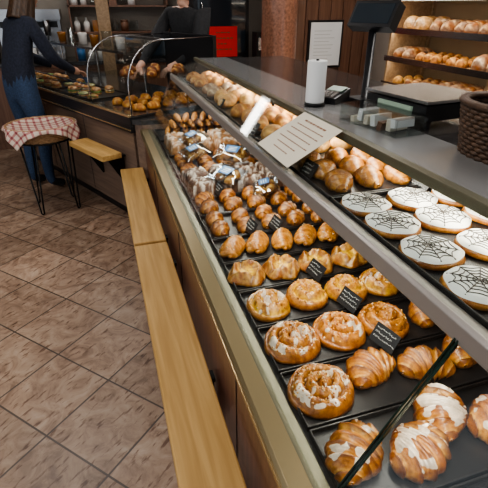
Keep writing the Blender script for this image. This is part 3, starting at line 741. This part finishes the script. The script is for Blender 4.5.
for i in range(4):
    for j in range(2): loaf(mb,-.16+i*.1,-.06+j*.1,.02,.1,.08,.05,R(0,3),GOLD,MID,2,i+j)
mb.obj('rolls',['pb'],bk)
mb=MB(); mb.box(1.6,1.80,4.6,4.85,.91,.95,0); mb.box(1.61,1.79,4.7,4.85,.95,1.25,0); mb.box(1.63,1.77,4.695,4.7,1.08,1.2,1); mb.cyl((1.70,4.64,.95),.035,.09,2)
mb.obj('coffee_grinder_machine',['blackm','steel','cerw'],bevel=.006)
mb=MB(); mb.box(.55,.87,5.64,5.9,.941,1.19,0); mb.box(.58,.80,5.63,5.64,.97,1.16,1); mb.box(.815,.86,5.63,5.64,.97,1.16,2); mb.obj('microwave',['blackm','screen','steel'],bevel=.006)
# ================================================================ STOOL BASKET WITH CLOTH
st=empty('basket_stool',(-.50,3.69,0),.2)
mb=MB(); LH=.58
for i in range(4):
    a=pi/4+i*pi/2; ca,sa=math.cos(a),math.sin(a); tx,ty=-sa,ca
    top=(.19*ca,.19*sa); bot=(.20*ca,.20*sa)
    mb.tube([(top[0]+tx*.07,top[1]+ty*.07,LH),(bot[0]+tx*.012,bot[1]+ty*.012,.012),(bot[0],bot[1],.006),(bot[0]-tx*.012,bot[1]-ty*.012,.012),(top[0]-tx*.07,top[1]-ty*.07,LH)],.0065,8,0)
mb.tube([(.20*math.cos(q/30*2*pi),.20*math.sin(q/30*2*pi),LH) for q in range(30)],.008,8,0,closed=True)
mb.obj('hairpin_legs',['blackm'],st)
mb=MB(); n=96
for k in range(9):
    t_=k/8; r=.20+.05*t_
    mb.tube([((r+.004*math.sin(24*2*pi*i/n+k*pi))*math.cos(2*pi*i/n),(r+.004*math.sin(24*2*pi*i/n+k*pi))*math.sin(2*pi*i/n),LH+.015+.10*t_) for i in range(n)],.008,6,0,closed=True)
mb.lathe([(.0001,LH+.009),(.20,LH+.009),(.20,LH+.015),(.0001,LH+.015)],(0,0,0),30,0); mb.obj('wicker_bowl',['wickl'],st)
N_=56; vs=[];fs=[];uv=[]
for i in range(N_+1):
    for j in range(N_+1):
        u=i/N_*2-1;v=j/N_*2-1; x=u*.29;y=v*.29; r=math.hypot(x,y); a=math.atan2(y,x)
        rr=r
        if r<=.26: z=.585+.045*min(1,(r/.255))**3
        else:
            ex=r-.26; rr=.265+ex*.30+.014*math.sin(a*9)*min(1,ex/.05); z=.630-ex*.9
        z+=.004*noise.noise(Vector((x*20,y*20,1)))+LH-.51
        vs.append((rr*math.cos(a),rr*math.sin(a),z)); uv.append((i/N_,j/N_))
for i in range(N_):
    for j in range(N_): a0=i*(N_+1)+j; fs.append((a0,a0+N_+1,a0+N_+2,a0+1))
me=bpy.data.meshes.new('cloth'); me.from_pydata(vs,[],fs); me.materials.append(M['plaid'])
ul=me.uv_layers.new(name='UVMap')
for l in me.loops: ul.data[l.index].uv=uv[l.vertex_index]
for p_ in me.polygons: p_.use_smooth=True
o=inst('checkered_cloth',me,(0,0,0),parent=st); sd=o.modifiers.new('s','SOLIDIFY'); sd.thickness=.003
# ================================================================ PEOPLE
def skinmesh(name,joints,edges,sub=2):
    me=bpy.data.meshes.new(name); names=list(joints); me.from_pydata([joints[k][0] for k in names],[(names.index(a),names.index(b_)) for a,b_ in edges],[])
    o=bpy.data.objects.new(name,me); S.collection.objects.link(o)
    o.modifiers.new('skin','SKIN'); 
    for i,k in enumerate(names):
        r=joints[k][1]; sv=me.skin_vertices[0].data[i]; sv.radius=r if isinstance(r,tuple) else (r,r); sv.use_root=(i==0)
    s_=o.modifiers.new('sub','SUBSURF'); s_.levels=sub; s_.render_levels=sub
    dg=bpy.context.evaluated_depsgraph_get(); dg.update(); ev=o.evaluated_get(dg); m2=bpy.data.meshes.new_from_object(ev)
    bpy.data.objects.remove(o); return m2
def segd(p,a,b_):
    ab=b_-a; t=max(0,min(1,(p-a).dot(ab)/max(1e-9,ab.length_squared))); return (p-(a+ab*t)).length
def person(name,loc,rz,J,regions,mats,headc,headtilt,hairlen,hands,headyaw=0,hairmat='hair'):
    root=empty(name,loc,rz)
    E=[('pelvis','spine'),('spine','chest'),('chest','neck'),('neck','skull')]
    for s_ in 'LR': E+=[('pelvis','hip'+s_),('hip'+s_,'knee'+s_),('knee'+s_,'calf'+s_),('calf'+s_,'ankle'+s_),('ankle'+s_,'toe'+s_),('chest','sho'+s_),('sho'+s_,'elb'+s_),('elb'+s_,'wri'+s_),('wri'+s_,'palm'+s_)]
    me=skinmesh('body',J,E)
    for m in mats: me.materials.append(M[m])
    lab=[]
    for a,b_ in E:
        k=b_[:-1] if b_[-1] in 'LR' else b_
        lab.append((Vector(J[a][0]),Vector(J[b_][0]),regions.get(k,0)))
    for p_ in me.polygons:
        c_=p_.center; p_.use_smooth=True
        p_.material_index=min(lab,key=lambda l:segd(c_,l[0],l[1]))[2]
    inst('body',me,(0,0,0),parent=root)
    Th=Matrix.Translation(headc)@Euler((headtilt,0,headyaw)).to_matrix().to_4x4()
    mb=MB(); vs=[];nu,nv=32,24
    for i in range(nv+1):
        th=pi*i/nv
        for k in range(nu):
            ph=2*pi*k/nu; x=.074*math.sin(th)*math.cos(ph); y=.095*math.sin(th)*math.sin(ph); z=.115*math.cos(th)
            if z<0: x*=1-.28*(-z/.115)**1.5; y*=1-.10*(-z/.115)
            if y>0:
                nf=math.exp(-(x/.013)**2); y+=.020*nf*math.exp(-((z+.022)/.017)**2)+.008*nf*math.exp(-((z-.005)/.02)**2)
                y-=.010*(math.exp(-((abs(x)-.031)/.014)**2)*math.exp(-((z-.004)/.012)**2)); y+=.006*math.exp(-(x/.024)**2)*math.exp(-((z+.055)/.012)**2)+.008*math.exp(-(x/.022)**2)*math.exp(-((z+.095)/.016)**2)
            vs.append((x,y,z))
    fs=[(i*nu+k,(i+1)*nu+k,(i+1)*nu+(k+1)%nu,i*nu+(k+1)%nu) for i in range(nv) for k in range(nu)]
    mb.add(vs,fs,0,None,True,Th)
    for sx in (-1,1):
        mb.lathe([(.0001,-.011),(.007,-.008),(.011,0),(.007,.008),(.0001,.011)],(sx*.031,.079,.004),12,1,T=Th); mb.lathe([(.0001,-.004),(.0045,0),(.0001,.004)],(sx*.031,.0895,.004),10,2,T=Th)
        mb.tube([(sx*.019,.090,.022),(sx*.032,.092,.026),(sx*.045,.084,.022)],.0028,5,2,T=Th)
        mb.tube([(sx*.072,-.005,.018),(sx*.083,-.012,.024),(sx*.085,-.014,.006),(sx*.080,-.006,-.012),(sx*.072,.002,-.022)],.006,7,0,T=Th)
    mb.tube([(-.022,.088,-.054),(-.008,.096,-.052),(0,.0965,-.053),(.008,.096,-.052),(.022,.088,-.054)],.0042,6,3,T=Th)
    mb.obj('head',['skin','eyeW','hair','lips'],root)
    mb=MB(); vs=[];nu,nv=48,26
    for i in range(nv+1):
        t_=i/nv
        for k in range(nu):
            ph=2*pi*k/nu; front=max(0,math.sin(ph))
            lim=1 if front<.35 else max(0,.48-front*.12)/.5*.5
            tt=min(t_,lim*.5) if front>.35 else t_
            th=min(tt*2,1)*pi*.5; dn=max(0,tt-.5)*2
            w_=1+.04*math.sin(ph*13)+.03*math.sin(ph*23+t_*9)
            x=.086*math.sin(th)*math.cos(ph)*w_*(1+.15*dn); y=(.106*math.sin(th)*math.sin(ph)-.006)*w_-(.0 if front>0 else .02*dn); z=.128*math.cos(th)-dn*hairlen
            vs.append((x,y,z))
    fs=[(i*nu+k,(i+1)*nu+k,(i+1)*nu+(k+1)%nu,i*nu+(k+1)%nu) for i in range(nv) for k in range(nu)]
    mb.add(vs,fs,0,None,True,Th); o=mb.obj('hair',[hairmat],root); sd=o.modifiers.new('s','SOLIDIFY'); sd.thickness=.012
    for s_,fd in hands.items():
        w_=Vector(J['palm'+s_][0]); fwd=Vector(fd).normalized(); side=fwd.cross(Vector((0,0,1))).normalized(); dn=side.cross(fwd)
        if dn.z>0: dn=-dn
        sx=1 if s_=='R' else -1
        for fi,(off,ln) in enumerate(((-.026,.068),(-.009,.078),(.009,.072),(.025,.058))):
            b0=w_+side*off; P=[b0-fwd*.02,b0+fwd*.018,b0+fwd*(.018+ln*.45)+dn*.010,b0+fwd*(.018+ln*.75)+dn*.026,b0+fwd*(.018+ln*.88)+dn*.042]
            JJ={str(i):(tuple(p_),(.0092,.0088,.0082,.0075,.0062)[i]) for i,p_ in enumerate(P)}
            m3=skinmesh('f',JJ,[(str(i),str(i+1)) for i in range(4)],1); m3.materials.append(M['skin']); [setattr(q_,'use_smooth',True) for q_ in m3.polygons]; inst('finger_%s%d'%(s_,fi),m3,(0,0,0),parent=root)
        b0=w_-fwd*.03-side*sx*.02; P=[b0,b0-side*sx*.022+fwd*.02+dn*.008,b0-side*sx*.032+fwd*.045+dn*.018,b0-side*sx*.034+fwd*.065+dn*.026]
        JJ={str(i):(tuple(p_),(.012,.0105,.009,.0075)[i]) for i,p_ in enumerate(P)}
        m3=skinmesh('f',JJ,[(str(i),str(i+1)) for i in range(3)],1); m3.materials.append(M['skin']); [setattr(q_,'use_smooth',True) for q_ in m3.polygons]; inst('thumb_'+s_,m3,(0,0,0),parent=root)
    return root
JW={'pelvis':((0,-.02,.92),(.145,.115)),'spine':((0,.02,1.10),(.125,.10)),'chest':((0,.09,1.28),(.145,.105)),'neck':((0,.15,1.42),(.055,.055)),'skull':((0,.185,1.50),(.05,.05)),
 'hipL':((-.085,-.01,.84),(.095,.10)),'kneeL':((-.10,.03,.48),(.062,.065)),'calfL':((-.10,.0,.34),(.055,.058)),'ankleL':((-.10,-.03,.09),(.038,.042)),'toeL':((-.12,.10,.04),(.042,.034)),
 'hipR':((.085,-.01,.84),(.095,.10)),'kneeR':((.10,.05,.48),(.062,.065)),'calfR':((.11,.01,.34),(.055,.058)),'ankleR':((.12,.0,.09),(.038,.042)),'toeR':((.14,.13,.04),(.042,.034)),
 'shoL':((-.155,.11,1.35),(.068,.068)),'elbL':((-.21,.22,1.12),(.052,.052)),'wriL':((-.13,.42,1.03),(.036,.032)),'palmL':((-.10,.50,1.01),(.036,.018)),
 'shoR':((.155,.11,1.35),(.068,.068)),'elbR':((.22,.20,1.11),(.052,.052)),'wriR':((.17,.41,1.00),(.036,.032)),'palmR':((.15,.49,.98),(.036,.018))}
REG={'hip':1,'knee':1,'calf':1,'ankle':1,'toe':2,'palm':3,'skull':3}
person('customer_woman',(-.65,4.17,0),math.radians(-50),JW,REG,['navy','jean','shoe','skin'],(0,.225,1.575),-.35,.21,{'L':(.1,1,-.2),'R':(-.1,1,-.2)},.1)
JS={k:v for k,v in JW.items()}
JS.update({'shoL':((-.18,.09,1.42),(.075,.075)),'shoR':((.18,.09,1.42),(.075,.075)),'chest':((0,.06,1.33),(.16,.115)),'neck':((0,.09,1.49),(.058,.058)),'skull':((0,.11,1.56),(.052,.052)),
 'elbL':((-.24,.20,1.20),(.055,.055)),'wriL':((-.16,.40,1.08),(.036,.034)),'palmL':((-.13,.47,1.06),(.036,.018)),
 'elbR':((.18,.30,1.22),(.052,.052)),'wriR':((.08,.54,1.09),(.034,.032)),'palmR':((.06,.62,1.06),(.036,.018)),
 'pelvis':((0,-.02,.95),(.15,.12)),'spine':((0,.01,1.14),(.14,.11))})
person('shop_assistant',(.80,4.02,0),math.radians(26+90+12),JS,{'hip':1,'knee':1,'calf':1,'ankle':1,'toe':2,'palm':3,'skull':3},['blk','blk','shoe','skin'],(0,.14,1.66),-.25,.10,{'L':(.1,1,-.2),'R':(-.1,1,-.3)})
# ================================================================ LIGHTS
def area(name,loc,sx,sy,en,col,rot=(0,0,0)):
    l=bpy.data.lights.new(name,'AREA'); l.shape='RECTANGLE'; l.size=sx; l.size_y=sy; l.energy=en; l.color=col
    o=bpy.data.objects.new(name,l); S.collection.objects.link(o); o.location=loc; o.rotation_euler=rot; return o
for i,(x,y) in enumerate([(-.6,.6),(-.8,3.0),(1.7,1.2),(1.8,3.2),(.2,5.2),(-2.6,1.8)]):
    mb=MB(); mb.box(x-.62,x+.62,y-.17,y+.17,2.70,2.749,0); mb.box(x-.58,x+.58,y-.13,y+.13,2.695,2.70,1); mb.obj('ceiling_lamp',['white','ledw'])
    area('ceiling_light',(x,y,2.68),1.1,.25,13,(1,.96,.91))
area('case_led',(.64,1.2,1.166),.03,3.3,4.2,(1,.95,.85),(0,math.radians(-25),0))
area('shelf_led',(.482,1.2,1.074),.02,3.3,10,(1,.94,.83),(0,0,0))
for z in sh[1:]: area('rack_led',(2.42,2.35,z-.034),.03,2.2,1.9,(1,.88,.70),(0,math.radians(25),0))
wd=bpy.data.worlds.new('w'); S.world=wd; wd.use_nodes=True; wd.node_tree.nodes['Background'].inputs[0].default_value=(.84,.92,1,1); wd.node_tree.nodes['Background'].inputs[1].default_value=.9
# ================================================================ CAMERA
cd=bpy.data.cameras.new('camera'); co=bpy.data.objects.new('camera',cd); S.collection.objects.link(co); S.camera=co
cd.sensor_width=36; cd.lens=430/488*36; cd.clip_start=.02
co.location=(0,0,1.5); co.rotation_euler=Vector((.2987*.8741,.9543*.8741,-.4859)).to_track_quat('-Z','Y').to_euler()
S.view_settings.view_transform='AgX'
try: S.view_settings.look='AgX - Medium High Contrast'
except Exception: pass
S.view_settings.exposure=.12
